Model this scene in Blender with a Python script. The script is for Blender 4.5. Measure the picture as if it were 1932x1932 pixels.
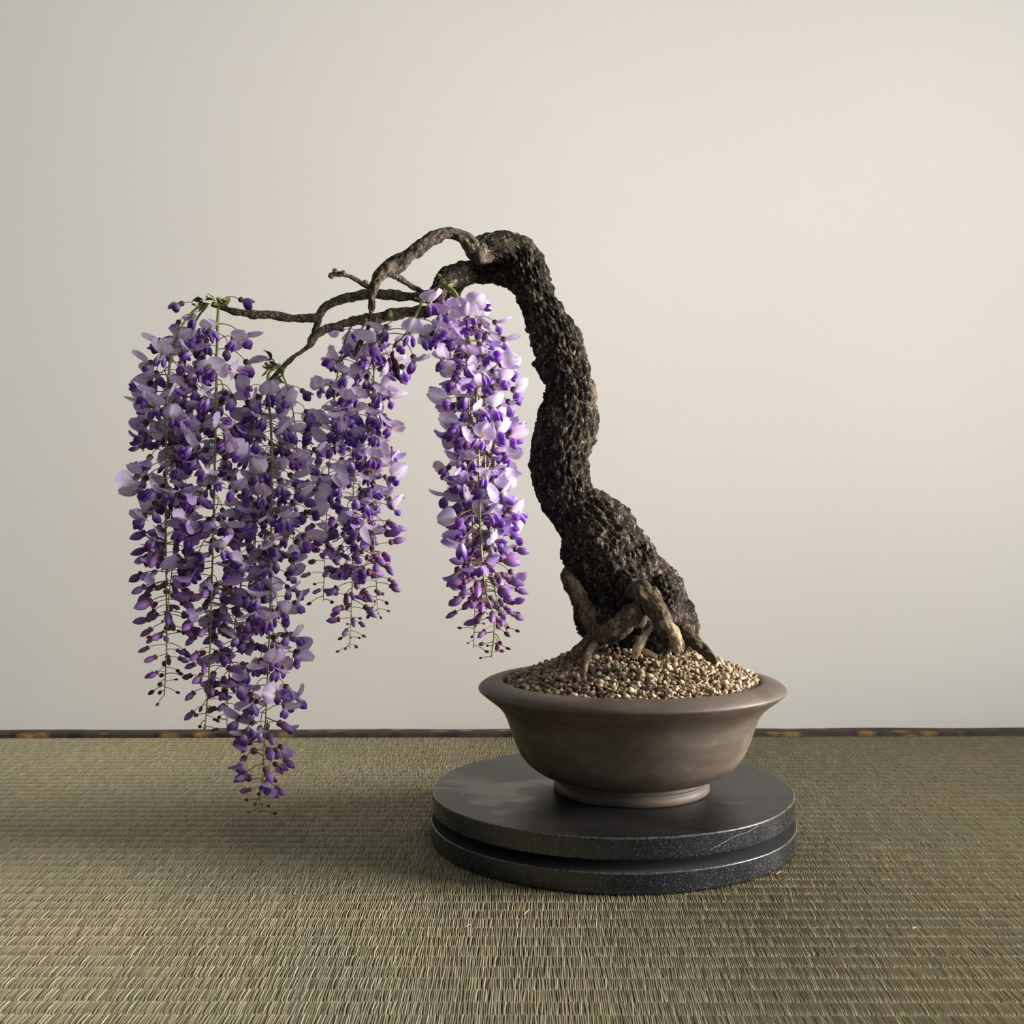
import bpy, math, random
import numpy as np
from mathutils import Vector, Matrix, Euler

random.seed(7)
rng = np.random.default_rng(7)
scene = bpy.context.scene
col = scene.collection
for o in list(bpy.data.objects):
    bpy.data.objects.remove(o, do_unlink=True)

# ------------------------------------------------------------------ camera
FPX, CX, CY, CAM_H = 2000.0, 966.0, 966.0, 0.2545
PITCH, YAW, ROLL = math.radians(0.69), math.radians(0.9), math.radians(-0.3)
cam_d = bpy.data.cameras.new('camera')
cam = bpy.data.objects.new('camera', cam_d)
col.objects.link(cam)
cam.location = (0, 0, CAM_H)
cam.rotation_euler = (Matrix.Rotation(YAW, 3, 'Z') @ Matrix.Rotation(math.pi / 2 + PITCH, 3, 'X') @ Matrix.Rotation(ROLL, 3, 'Z')).to_euler()
cam_d.sensor_width = 36.0
cam_d.lens = 36.0 * FPX / 1932.0
cam_d.clip_start = 0.02
cam_d.dof.use_dof = True
cam_d.dof.focus_distance = 0.85
cam_d.dof.aperture_fstop = 18.0
scene.camera = cam
CAM_R = np.array(Euler(cam.rotation_euler).to_matrix())

# ------------------------------------------------------------------ light
scene.view_settings.view_transform = 'Standard'
scene.view_settings.look = 'None'
scene.view_settings.gamma = 1.0
scene.view_settings.use_curve_mapping = False
scene.view_settings.exposure = 0.0

world = bpy.data.worlds.new('sky')
scene.world = world
world.use_nodes = True
bg = world.node_tree.nodes['Background']
bg.inputs[0].default_value = (0.66, 0.83, 1.0, 1)
bg.inputs[1].default_value = 1.35

# daylight entering by the window in the right-hand wall
WIN_Y0, WIN_Y1, WIN_Z0, WIN_Z1, WALL_RX = 0.15, 1.05, 0.06, 1.20, 1.60
ld = bpy.data.lights.new('window_daylight', 'AREA')
ld.shape = 'RECTANGLE'
ld.size = WIN_Y1 - WIN_Y0
ld.size_y = WIN_Z1 - WIN_Z0
ld.energy = 49.0
ld.color = (1.0, 0.955, 0.875)
ld.spread = math.radians(90)
lo = bpy.data.objects.new('window_daylight', ld)
col.objects.link(lo)
lo.location = (WALL_RX + 0.09, (WIN_Y0 + WIN_Y1) / 2, (WIN_Z0 + WIN_Z1) / 2)
lo.rotation_euler = (math.radians(90), 0, math.radians(99))

# ------------------------------------------------------------------ helpers
def P(px, py, Y):
    """world point on the plane y=Y that lies under photograph pixel px,py"""
    d = CAM_R @ np.array([(px - CX) / FPX, -(py - CY) / FPX, -1.0])
    t = Y / d[1]
    return np.array([0, 0, CAM_H]) + d * t

def project(p):
    q = CAM_R.T @ (np.asarray(p) - np.array([0, 0, CAM_H]))
    return CX + FPX * q[0] / -q[2], CY - FPX * q[1] / -q[2]

def lin(c):
    c = np.asarray(c, float)
    if c.max() > 1.001:
        c = c / 255.0
    return np.where(c <= 0.04045, c / 12.92, ((c + 0.055) / 1.055) ** 2.4)

def rgba(c):
    l = lin(c)
    return (float(l[0]), float(l[1]), float(l[2]), 1.0)

def make_mesh(name, verts, faces, mat=None, smooth=True, colors=None):
    me = bpy.data.meshes.new(name)
    if isinstance(faces, np.ndarray):
        n, k = faces.shape
        me.vertices.add(len(verts))
        me.vertices.foreach_set('co', np.asarray(verts, np.float32).ravel())
        me.loops.add(n * k)
        me.loops.foreach_set('vertex_index', faces.astype(np.int32).ravel())
        me.polygons.add(n)
        me.polygons.foreach_set('loop_start', np.arange(n, dtype=np.int32) * k)
        me.update(calc_edges=True)
    else:
        me.from_pydata([tuple(v) for v in verts], [], faces)
        me.update()
    if colors is not None:
        a = me.color_attributes.new('Col', 'FLOAT_COLOR', 'POINT')
        cc = np.ones((len(verts), 4), np.float32)
        cc[:, :3] = colors
        a.data.foreach_set('color', cc.ravel())
    if smooth:
        me.polygons.foreach_set('use_smooth', np.ones(len(me.polygons), dtype=bool))
    if mat is not None:
        me.materials.append(mat)
    me.validate()
    return me

def link(name, me, parent=None, origin=None):
    o = bpy.data.objects.new(name, me)
    col.objects.link(o)
    if parent is not None:
        o.parent = parent
        if origin is not None:
            o.matrix_parent_inverse = Matrix.Translation(-Vector(origin))
    return o

def tag(o, label=None, cat=None, group=None, kind=None):
    if label: o['label'] = label
    if cat: o['category'] = cat
    if group: o['group'] = group
    if kind: o['kind'] = kind
    return o

def empty(name, loc):
    o = bpy.data.objects.new(name, None)
    o.empty_display_size = 0.02
    col.objects.link(o)
    o.location = loc
    return o

def box_data(x0, x1, y0, y1, z0, z1):
    v = [(x0,y0,z0),(x1,y0,z0),(x1,y1,z0),(x0,y1,z0),(x0,y0,z1),(x1,y0,z1),(x1,y1,z1),(x0,y1,z1)]
    f = [(0,3,2,1),(4,5,6,7),(0,1,5,4),(1,2,6,5),(2,3,7,6),(3,0,4,7)]
    return v, f

def boxes(name, lst, mat, parent=None):
    V, F = [], []
    for b in lst:
        v, f = box_data(*b)
        n = len(V)
        V += v
        F += [tuple(i + n for i in q) for q in f]
    return link(name, make_mesh(name, V, F, mat, smooth=False), parent)

# vectorised value noise, fractal noise and cells
def _hash(ix, iy, iz, s=0):
    h = (ix.astype(np.int64) * 374761393 + iy.astype(np.int64) * 668265263 + iz.astype(np.int64) * 2147483647 + s * 974634777) & 0xFFFFFFFF
    h = ((h ^ (h >> 13)) * 1274126177) & 0xFFFFFFFF
    h = ((h ^ (h >> 16)) * 2246822519) & 0xFFFFFFFF
    return ((h ^ (h >> 15)) & 0xFFFFFF) / float(0xFFFFFF)

def vnoise(p, s=0):
    i = np.floor(p); f = p - i
    i = i.astype(np.int64)
    u = f * f * (3 - 2 * f)
    r = 0
    for dx in (0, 1):
        for dy in (0, 1):
            for dz in (0, 1):
                w = (u[:, 0] if dx else 1 - u[:, 0]) * (u[:, 1] if dy else 1 - u[:, 1]) * (u[:, 2] if dz else 1 - u[:, 2])
                r = r + w * _hash(i[:, 0] + dx, i[:, 1] + dy, i[:, 2] + dz, s)
    return r * 2 - 1

def fbm(p, s=0, octv=3):
    r = 0; a = 1; t = 0
    for k in range(octv):
        r = r + a * vnoise(p * (2 ** k) + 17.3 * k, s + k); t += a; a *= 0.5
    return r / t

def cells(p, s=0):
    i = np.floor(p).astype(np.int64)
    d1 = np.full(len(p), 9.0); d2 = np.full(len(p), 9.0)
    for dx in (-1, 0, 1):
        for dy in (-1, 0, 1):
            for dz in (-1, 0, 1):
                j = i + np.array([dx, dy, dz])
                c = np.stack([_hash(j[:, 0], j[:, 1], j[:, 2], s + k) for k in (11, 12, 13)], 1) + j
                d = np.linalg.norm(p - c, axis=1)
                m = d < d1
                d2 = np.where(m, d1, np.minimum(d2, d))
                d1 = np.where(m, d, d1)
    return d1, d2

def catmull(pts, n):
    pts = np.asarray(pts, float)
    q = np.vstack([2 * pts[0] - pts[1], pts, 2 * pts[-1] - pts[-2]])
    seg = np.linalg.norm(np.diff(pts[:, :3], axis=0), axis=1)
    cum = np.concatenate([[0], np.cumsum(seg)])
    s = np.linspace(0, cum[-1], n)
    k = np.clip(np.searchsorted(cum, s, side='right') - 1, 0, len(seg) - 1)
    t = ((s - cum[k]) / np.maximum(seg[k], 1e-9))[:, None]
    p0, p1, p2, p3 = q[k], q[k + 1], q[k + 2], q[k + 3]
    return 0.5 * (2 * p1 + (p2 - p0) * t + (2 * p0 - 5 * p1 + 4 * p2 - p3) * t * t + (3 * p1 - p0 - 3 * p2 + p3) * t ** 3)

def sweep(path, rad, seg, flat=1.0, cap=True):
    """tube along path (n,3); rad (n,) in the picture plane, flat scales the depth radius"""
    path = np.asarray(path); n = len(path)
    T = np.gradient(path, axis=0)
    T /= np.maximum(np.linalg.norm(T, axis=1), 1e-9)[:, None]
    ref = np.tile(np.array([0, 1.0, 0]), (n, 1))
    N = np.cross(T, ref); nn = np.linalg.norm(N, axis=1)
    N = np.where(nn[:, None] > 1e-3, N / np.maximum(nn, 1e-9)[:, None], np.array([1.0, 0, 0]))
    B = np.cross(N, T)
    a = np.linspace(0, 2 * np.pi, seg, endpoint=False)
    fl = np.broadcast_to(np.asarray(flat, float), (n,))
    V = path[:, None, :] + rad[:, None, None] * (np.cos(a)[None, :, None] * N[:, None, :] + (np.sin(a)[None, :, None] * fl[:, None, None]) * B[:, None, :])
    V = V.reshape(-1, 3)
    i = np.arange(n - 1)[:, None] * seg
    j = np.arange(seg)[None, :]
    j2 = (j + 1) % seg
    F = np.stack([i + j, i + j2, i + seg + j2, i + seg + j], -1).reshape(-1, 4)
    if cap:
        c0 = len(V); V = np.vstack([V, path[:1], path[-1:]])
        jj = np.arange(seg); j2 = (jj + 1) % seg
        F = np.vstack([F, np.stack([np.full(seg, c0), j2, jj, jj], -1)[:, :4], np.stack([np.full(seg, c0 + 1), (n - 1) * seg + jj, (n - 1) * seg + j2, (n - 1) * seg + j2], -1)])
    return V, F

def tri_fix(F):
    """quads with a repeated last corner become triangles"""
    out = []
    for q in F.tolist():
        out.append(tuple(q[:3]) if q[2] == q[3] else tuple(q))
    return out

def vert_normals(V, F):
    n = np.cross(V[F[:, 1]] - V[F[:, 0]], V[F[:, 2]] - V[F[:, 0]])
    N = np.zeros_like(V)
    for k in range(F.shape[1]):
        np.add.at(N, F[:, k], n)
    return N / np.maximum(np.linalg.norm(N, axis=1), 1e-12)[:, None]

def lathe(profile, seg, cx, cy):
    pr = np.asarray(profile, float)
    a = np.linspace(0, 2 * np.pi, seg, endpoint=False)
    n = len(pr)
    V = np.zeros((n, seg, 3))
    V[:, :, 0] = cx + pr[:, 0:1] * np.cos(a); V[:, :, 1] = cy + pr[:, 0:1] * np.sin(a); V[:, :, 2] = pr[:, 1:2]
    i = np.arange(n - 1)[:, None] * seg; j = np.arange(seg)[None, :]; j2 = (j + 1) % seg
    F = np.stack([i + j, i + j2, i + seg + j2, i + seg + j], -1).reshape(-1, 4)
    return V.reshape(-1, 3), F

# ------------------------------------------------------------------ materials
def new_mat(name):
    m = bpy.data.materials.new(name); m.use_nodes = True
    nt = m.node_tree
    b = nt.nodes['Principled BSDF']
    return m, nt, b

def nd(nt, t, **kw):
    n = nt.nodes.new(t)
    for k, v in kw.items():
        if k in n.bl_rna.properties:
            setattr(n, k, v)
        else:
            n.inputs[k].default_value = v
    return n

def ramp(nt, fac, stops):
    r = nt.nodes.new('ShaderNodeValToRGB')
    e = r.color_ramp.elements
    while len(e) < len(stops): e.new(0.5)
    for k, (p, c) in enumerate(stops):
        e[k].position = p; e[k].color = rgba(c)
    nt.links.new(fac, r.inputs[0])
    return r.outputs[0]

def mixc(nt, fac, a, b, mode='MIX'):
    m = nt.nodes.new('ShaderNodeMix'); m.data_type = 'RGBA'; m.blend_type = mode
    for sock, v in ((0, fac), (6, a), (7, b)):
        if hasattr(v, 'type') and hasattr(v, 'links'):
            nt.links.new(v, m.inputs[sock])
        elif sock == 0:
            m.inputs[0].default_value = v
        else:
            m.inputs[sock].default_value = v
    return m.outputs[2]

def noise(nt, scale, detail=4, rough=0.55, coord=None, dist=0.0):
    n = nd(nt, 'ShaderNodeTexNoise'); n.inputs['Scale'].default_value = scale
    n.inputs['Detail'].default_value = detail; n.inputs['Roughness'].default_value = rough; n.inputs['Distortion'].default_value = dist
    if coord is not None: nt.links.new(coord, n.inputs['Vector'])
    return n.outputs[0]

def pos(nt, scale=(1, 1, 1)):
    g = nt.nodes.new('ShaderNodeNewGeometry')
    mp = nt.nodes.new('ShaderNodeMapping')
    mp.inputs['Scale'].default_value = scale
    nt.links.new(g.outputs['Position'], mp.inputs['Vector'])
    return mp.outputs[0]

def bump(nt, b, h, strength, dist):
    n = nt.nodes.new('ShaderNodeBump'); n.inputs['Strength'].default_value = strength; n.inputs['Distance'].default_value = dist
    nt.links.new(h, n.inputs['Height']); nt.links.new(n.outputs[0], b.inputs['Normal'])

def mat_plaster():
    m, nt, b = new_mat('cream_plaster')
    c = ramp(nt, noise(nt, 2.2, 3, 0.5, pos(nt)), [(0.3, (236, 232, 225)), (0.7, (240, 236, 229))])
    nt.links.new(c, b.inputs['Base Color'])
    b.inputs['Roughness'].default_value = 0.9
    bump(nt, b, noise(nt, 260, 3, 0.6, pos(nt)), 0.06, 0.001)
    return m

def mat_plain(name, c, rough=0.7, nscale=60, var=0.1):
    m, nt, b = new_mat(name)
    c = np.asarray(c, float)
    cc = ramp(nt, noise(nt, nscale, 4, 0.6, pos(nt)), [(0.3, tuple(c * (1 - var))), (0.7, tuple(np.minimum(c * (1 + var), 255)))])
    nt.links.new(cc, b.inputs['Base Color'])
    b.inputs['Roughness'].default_value = rough
    return m

def mat_rush():
    m, nt, b = new_mat('woven_rush')
    a = nt.nodes.new('ShaderNodeVertexColor'); a.layer_name = 'Col'
    n1 = ramp(nt, noise(nt, 5.5, 3, 0.55, pos(nt)), [(0.3, (228, 232, 222)), (0.7, (255, 246, 226))])
    c = mixc(nt, 1.0, a.outputs[0], n1, 'MULTIPLY')
    n2 = ramp(nt, noise(nt, 700, 2, 0.5, pos(nt, (1, 0.12, 1))), [(0.25, (205, 205, 200)), (0.75, (255, 255, 255))])
    c = mixc(nt, 1.0, c, n2, 'MULTIPLY')
    nt.links.new(c, b.inputs['Base Color'])
    b.inputs['Roughness'].default_value = 0.55
    b.inputs['Specular IOR Level'].default_value = 0.3
    return m

def mat_border():
    m, nt, b = new_mat('brocade_border')
    p = pos(nt, (1, 1.6, 1))
    c = ramp(nt, noise(nt, 26, 1, 0.4, pos(nt, (1, 0.6, 1))), [(0.40, (16, 14, 14)), (0.52, (62, 44, 34)), (0.62, (40, 34, 24)), (0.8, (74, 54, 40))])
    v = nt.nodes.new('ShaderNodeTexVoronoi'); v.inputs['Scale'].default_value = 30
    nt.links.new(p, v.inputs['Vector'])
    msk = ramp(nt, v.outputs['Distance'], [(0.22, (255, 255, 255)), (0.42, (0, 0, 0))])
    g = ramp(nt, v.outputs['Color'], [(0.35, (96, 58, 46)), (0.5, (196, 140, 60)), (0.7, (150, 126, 60))])
    w = noise(nt, 160, 2, 0.5, p)
    g2 = mixc(nt, w, rgba((26, 20, 18)), g)
    c = mixc(nt, msk, c, g2)
    nt.links.new(c, b.inputs['Base Color'])
    b.inputs['Roughness'].default_value = 0.7
    return m

def mat_clay():
    m, nt, b = new_mat('unglazed_brown_clay')
    p = pos(nt, (1, 1, 2.2))
    c = ramp(nt, noise(nt, 22, 5, 0.6, p, 0.6), [(0.3, (74, 65, 57)), (0.52, (86, 76, 67)), (0.66, (100, 90, 80)), (0.80, (118, 108, 99))])
    sp = ramp(nt, noise(nt, 900, 1, 0.4, pos(nt)), [(0.70, (0, 0, 0)), (0.78, (90, 90, 90))])
    c = mixc(nt, sp, c, rgba((150, 138, 124)))
    nt.links.new(c, b.inputs['Base Color'])
    r = ramp(nt, noise(nt, 30, 3, 0.5, p), [(0.3, (178, 178, 178)), (0.7, (205, 205, 205))])
    nt.links.new(r, b.inputs['Roughness'])
    b.inputs['Specular IOR Level'].default_value = 0.3
    bump(nt, b, noise(nt, 55, 4, 0.5, pos(nt, (0.4, 0.4, 6))), 0.12, 0.002)
    return m

def mat_stone(name, top=False):
    m, nt, b = new_mat(name)
    p = pos(nt)
    if top:
        nn = noise(nt, 11, 5, 0.55, pos(nt, (1.0, 1.5, 1)), 0.3)
        c = ramp(nt, nn, [(0.38, (14, 15, 18)), (0.45, (24, 24, 25)), (0.60, (37, 35, 34)), (0.80, (50, 48, 47))])
        rr = ramp(nt, nn, [(0.36, (130, 130, 130)), (0.45, (165, 165, 165))])
    else:
        c = ramp(nt, noise(nt, 18, 4, 0.6, p), [(0.3, (16, 17, 20)), (0.7, (27, 28, 32))])
        rr = ramp(nt, noise(nt, 40, 3, 0.6, p), [(0.3, (120, 120, 120)), (0.7, (165, 165, 165))])
    sp = ramp(nt, noise(nt, 1300, 2, 0.7, p), [(0.60, (0, 0, 0)), (0.68, (210, 210, 210) if not top else (30, 30, 30))])
    c = mixc(nt, sp, c, rgba((140, 144, 152)))
    a = nt.nodes.new('ShaderNodeVertexColor'); a.layer_name = 'Col'
    wear = ramp(nt, noise(nt, 420, 3, 0.7, p), [(0.40, (0, 0, 0)), (0.56, (255, 255, 255))])
    w = mixc(nt, 1.0, a.outputs[0], wear, 'MULTIPLY')
    c = mixc(nt, w, c, rgba((96, 92, 87)))
    nt.links.new(c, b.inputs['Base Color'])
    nt.links.new(rr, b.inputs['Roughness'])
    b.inputs['Specular IOR Level'].default_value = 0.25 if top else 0.45
    bump(nt, b, noise(nt, 620, 3, 0.7, p), 0.25 if not top else 0.08, 0.0008)
    return m

def mat_bark(name, stops, scale=120, bs=0.6, rough=0.9, fleck=(168, 156, 138), amt=0.62):
    m, nt, b = new_mat(name)
    p = pos(nt, (1, 1, 0.6))
    c = ramp(nt, noise(nt, scale, 6, 0.75, p, 0.5), stops)
    fl = ramp(nt, noise(nt, scale * 3.6, 4, 0.7, p, 0.8), [(amt - .06, (0, 0, 0)), (amt + .06, (255, 255, 255))])
    c = mixc(nt, fl, c, rgba(fleck))
    big = ramp(nt, noise(nt, 16, 3, 0.5, pos(nt)), [(0.35, (170, 165, 160)), (0.65, (255, 252, 245))])
    c = mixc(nt, 1.0, c, big, 'MULTIPLY')
    nt.links.new(c, b.inputs['Base Color'])
    b.inputs['Roughness'].default_value = rough
    b.inputs['Specular IOR Level'].default_value = 0.25
    bump(nt, b, noise(nt, scale * 4, 5, 0.75, p), bs, 0.0016)
    return m

def mat_petal():
    m, nt, b = new_mat('wisteria_petal')
    a = nt.nodes.new('ShaderNodeVertexColor'); a.layer_name = 'Col'
    oi = nt.nodes.new('ShaderNodeObjectInfo')
    c = mixc(nt, 1.0, a.outputs[0], oi.outputs['Color'], 'MULTIPLY')
    v = ramp(nt, noise(nt, 420, 3, 0.6, pos(nt)), [(0.3, (232, 226, 238)), (0.7, (255, 255, 255))])
    c = mixc(nt, 1.0, c, v, 'MULTIPLY')
    nt.links.new(c, b.inputs['Base Color'])
    b.inputs['Roughness'].default_value = 0.48
    b.inputs['Specular IOR Level'].default_value = 0.4
    tr = nt.nodes.new('ShaderNodeBsdfTranslucent')
    nt.links.new(c, tr.inputs['Color'])
    mx = nt.nodes.new('ShaderNodeMixShader'); mx.inputs[0].default_value = 0.44
    out = nt.nodes['Material Output']
    nt.links.new(b.outputs[0], mx.inputs[1]); nt.links.new(tr.outputs[0], mx.inputs[2]); nt.links.new(mx.outputs[0], out.inputs[0])
    return m

def mat_green(name, c1, c2):
    m, nt, b = new_mat(name)
    c = ramp(nt, noise(nt, 70, 3, 0.5, pos(nt)), [(0.3, c1), (0.7, c2)])
    nt.links.new(c, b.inputs['Base Color'])
    b.inputs['Roughness'].default_value = 0.5
    return m

def mat_pebble():
    m, nt, b = new_mat('tan_pumice')
    a = nt.nodes.new('ShaderNodeVertexColor'); a.layer_name = 'Col'
    oi = nt.nodes.new('ShaderNodeObjectInfo')
    c = mixc(nt, 1.0, a.outputs[0], oi.outputs['Color'], 'MULTIPLY')
    v = ramp(nt, noise(nt, 650, 4, 0.7, pos(nt)), [(0.3, (186, 174, 158)), (0.7, (255, 253, 248))])
    c = mixc(nt, 1.0, c, v, 'MULTIPLY')
    nt.links.new(c, b.inputs['Base Color'])
    b.inputs['Roughness'].default_value = 0.85
    bump(nt, b, noise(nt, 1100, 4, 0.7, pos(nt)), 0.35, 0.0006)
    return m

M_WALL = mat_plaster()
M_DIMWALL = mat_plain('bounce_cutting_grey', (76, 80, 86), 0.95, 30, 0.06)  # unseen walls: dark neutral colour picked to cut bounced light
M_TAN = mat_plain('bounce_warming_tan', (228, 172, 124), 0.9, 30, 0.04)  # unseen wall: warm colour picked to tint the light it bounces
M_RUSH = mat_rush()
M_BORDER = mat_border()
M_CLAY = mat_clay()
M_STONE_T = mat_stone('dusty_black_stone_top', True)
M_STONE_S = mat_stone('speckled_black_stone')
M_STONE_D = mat_plain('matt_black_groove', (24, 24, 26), 0.95, 60, 0.1)
M_BARK = mat_bark('dark_bark', [(0.38, (16, 13, 11)), (0.51, (38, 32, 26)), (0.60, (80, 69, 56)), (0.72, (146, 132, 112))], bs=1.0, fleck=(180, 168, 148), amt=.61)
M_BRANCH = mat_bark('grey_branch_bark', [(0.32, (34, 29, 24)), (0.5, (82, 73, 62)), (0.62, (128, 117, 101)), (0.76, (176, 164, 147))], 150, bs=1.0, fleck=(190, 180, 162), amt=.6)
M_ROOT = mat_bark('pale_root_bark', [(0.34, (44, 35, 28)), (0.50, (90, 77, 63)), (0.70, (146, 129, 107))], 130, 0.9, fleck=(186, 170, 144))
M_ROOTPALE = mat_bark('cream_root_skin', [(0.34, (92, 78, 60)), (0.48, (168, 150, 120)), (0.7, (206, 190, 160))], 170, 0.8, fleck=(224, 212, 184))
M_PETAL = mat_petal()
M_STALK = mat_green('green_stalk', (112, 122, 48), (148, 152, 70))
M_LEAF = mat_green('young_leaf', (78, 88, 40), (132, 132, 66))
M_PEBBLE = mat_pebble()
M_SOIL = mat_plain('brown_soil', (70, 54, 40), 0.95, 120, 0.3)
M_STRAW = mat_plain('dry_straw', (196, 180, 138), 0.6, 80, 0.12)
M_WOOD = mat_plain('pale_window_wood', (150, 120, 86), 0.6, 20, 0.12)
M_FLOORBASE = mat_plain('rush_mat_base', (56, 49, 35), 0.9, 60, 0.15)

# ------------------------------------------------------------------ the room
WALL_Y = 1.314
ROOM_X0, ROOM_Y0, ROOM_H = -1.75, -1.6, 2.3
tag(boxes('wall_back', [(ROOM_X0 - .1, WALL_RX + .1, WALL_Y, WALL_Y + 0.1, -0.03, ROOM_H)], M_WALL), 'plain cream plastered wall behind the bonsai', 'wall', kind='structure')
tag(boxes('wall_front_added', [(ROOM_X0 - .1, 0.15, ROOM_Y0 - .1, ROOM_Y0, -0.03, ROOM_H), (0.15, WALL_RX + .1, ROOM_Y0 - .1, ROOM_Y0, 1.95, ROOM_H)], M_DIMWALL), 'unseen grey wall with an opening, added to limit the fill light', 'wall', kind='structure')  # added out of view so fill light enters from the front right only
tag(boxes('wall_left', [(ROOM_X0 - .1, ROOM_X0, ROOM_Y0, WALL_Y, -0.03, ROOM_H)], M_DIMWALL), 'unseen side wall of the room, dark grey to cut bounced light', 'wall', kind='structure')
tag(boxes('wall_right', [(WALL_RX, WALL_RX + .1, ROOM_Y0, WIN_Y0, -0.03, ROOM_H), (WALL_RX, WALL_RX + .1, WIN_Y1, WALL_Y, -0.03, ROOM_H),
                         (WALL_RX, WALL_RX + .1, WIN_Y0, WIN_Y1, -0.03, WIN_Z0), (WALL_RX, WALL_RX + .1, WIN_Y0, WIN_Y1, WIN_Z1, ROOM_H)], M_TAN),
    'unseen tan side wall holding the window, tinted to warm bounced light', 'wall', kind='structure')
tag(boxes('ceiling', [(ROOM_X0 - .1, WALL_RX + .1, ROOM_Y0, WALL_Y + .1, ROOM_H, ROOM_H + .06)], M_WALL), 'plain pale ceiling of the room', 'ceiling', kind='structure')
win = boxes('window_1', [(WALL_RX - .01, WALL_RX + .04, WIN_Y0 - .03, WIN_Y0, WIN_Z0 - .03, WIN_Z1 + .03), (WALL_RX - .01, WALL_RX + .04, WIN_Y1, WIN_Y1 + .03, WIN_Z0 - .03, WIN_Z1 + .03),
                         (WALL_RX - .01, WALL_RX + .04, WIN_Y0, WIN_Y1, WIN_Z0 - .03, WIN_Z0), (WALL_RX - .01, WALL_RX + .04, WIN_Y0, WIN_Y1, WIN_Z1, WIN_Z1 + .03)], M_WOOD)
tag(win, 'wooden frame of the daylight window in the side wall', 'window', kind='structure')

floor = boxes('floor', [(ROOM_X0, WALL_RX, ROOM_Y0, WALL_Y, -0.03, -0.0017)], M_FLOORBASE)
tag(floor, 'woven olive rush tatami mat covering the floor', 'floor', kind='structure')

# woven rows of rush: each row one piece of the mat, strands modelled one by one
BORDER_Y0 = 1.283
ROW = 0.0150
ROW_X0, ROW_X1 = -1.25, 1.40

def rush_row_mesh(seed):
    r = np.random.default_rng(seed)
    pitch = 0.00122
    n = int((ROW_X1 - ROW_X0) / pitch)
    x = ROW_X0 + (np.arange(n) + 0.5 * (seed % 2)) * pitch + r.normal(0, 0.00012, n)
    w = 0.00050 * (1 + r.normal(0, 0.13, n))
    hgt = 0.0016 * (1 + r.normal(0, 0.10, n))
    skew = r.normal(0, 0.00022, n)
    bow = r.normal(0, 0.00016, n)
    s = np.array([0, .02, .25, .75, .97, 1.0])
    prof = np.array([0.0, 0.50, 0.96, 1.0, 0.75, 0.0])
    cx = np.array([-1.0, -0.66, 0.0, 0.66, 1.0]); cz = np.array([0.0, 0.70, 1.0, 0.70, 0.0])
    V = np.zeros((n, 6, 5, 3))
    yy = (s - 0.5) * (ROW * .93)
    wid = np.array([0.7, 0.95, 1, 1, 0.95, 0.7])
    V[..., 0] = (x[:, None] + skew[:, None] * (s - 0.5)[None, :] * 2 + bow[:, None] * (1 - (2 * s - 1) ** 2)[None, :])[:, :, None] + w[:, None, None] * wid[None, :, None] * cx[None, None, :]
    V[..., 1] = yy[None, :, None]
    V[..., 2] = -0.0018 + (hgt[:, None] * prof[None, :])[:, :, None] * cz[None, None, :]
    base = lin((178, 171, 149))
    tone = 1 + r.normal(0, 0.08, n)
    odd = r.random(n)
    C = base[None, :] * tone[:, None]
    C = np.where((odd < 0.08)[:, None], C * np.array([0.90, 0.98, 0.90]), C)
    C = np.where((odd > 0.93)[:, None], C * np.array([1.14, 1.13, 1.12]), C)
    C = np.repeat(np.clip(C, 0.02, 0.85), 30, axis=0)
    g = np.arange(n)[:, None, None] * 30
    i = np.arange(5)[None, :, None] * 5; j = np.arange(4)[None, None, :]
    a = g + i + j
    F = np.stack([a, a + 1, a + 6, a + 5], -1).reshape(-1, 4)
    return make_mesh('rush_row', V.reshape(-1, 3), F, M_RUSH, True, C)

row_meshes = [rush_row_mesh(k) for k in range(6)]
y = 0.9613 + ROW / 2
while y + ROW < BORDER_Y0: y += ROW
k = 0
while y > 0.22:
    o = link('rush_row', row_meshes[(k * 5 + (k // 6)) % 6 if k % 2 == 0 else (k * 3 + 1) % 6], floor)
    o.location = (random.uniform(-0.02, 0.02), y, 0)
    y -= ROW; k += 1

# brocade border ribbon by the wall
n = 300
xs = np.linspace(ROOM_X0, WALL_RX, n)
prof = [(BORDER_Y0, -0.002), (BORDER_Y0 + .0008, .0012), (BORDER_Y0 + .003, .0024), (BORDER_Y0 + .012, .0028), (BORDER_Y0 + .024, .0028), (WALL_Y, .0022)]
V = np.array([[(x, py + (0.0006 * math.sin(x * 40) + .0004 * math.sin(x * 97) if i < 3 else 0), pz + (0.0004 * math.sin(x * 31 + 1) if i > 0 else 0)) for i, (py, pz) in enumerate(prof)] for x in xs]).reshape(-1, 3)
q = len(prof)
F = np.array([[i * q + j, (i + 1) * q + j, (i + 1) * q + j + 1, i * q + j + 1] for i in range(n - 1) for j in range(q - 1)])
tag(link('trim_1', make_mesh('trim', V, F, M_BORDER)), 'dark brocade ribbon with gold motifs edging the tatami at the wall', 'border', kind='structure')

# ------------------------------------------------------------------ display stand
SY = 0.880
SX = P(1153, 1500, SY)[0] * 1.0
SR = 0.1470
stand = empty('display_stand', (SX, SY, 0))
tag(stand, 'round black stone stand of two stacked discs under the pot', 'display stand')

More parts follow.
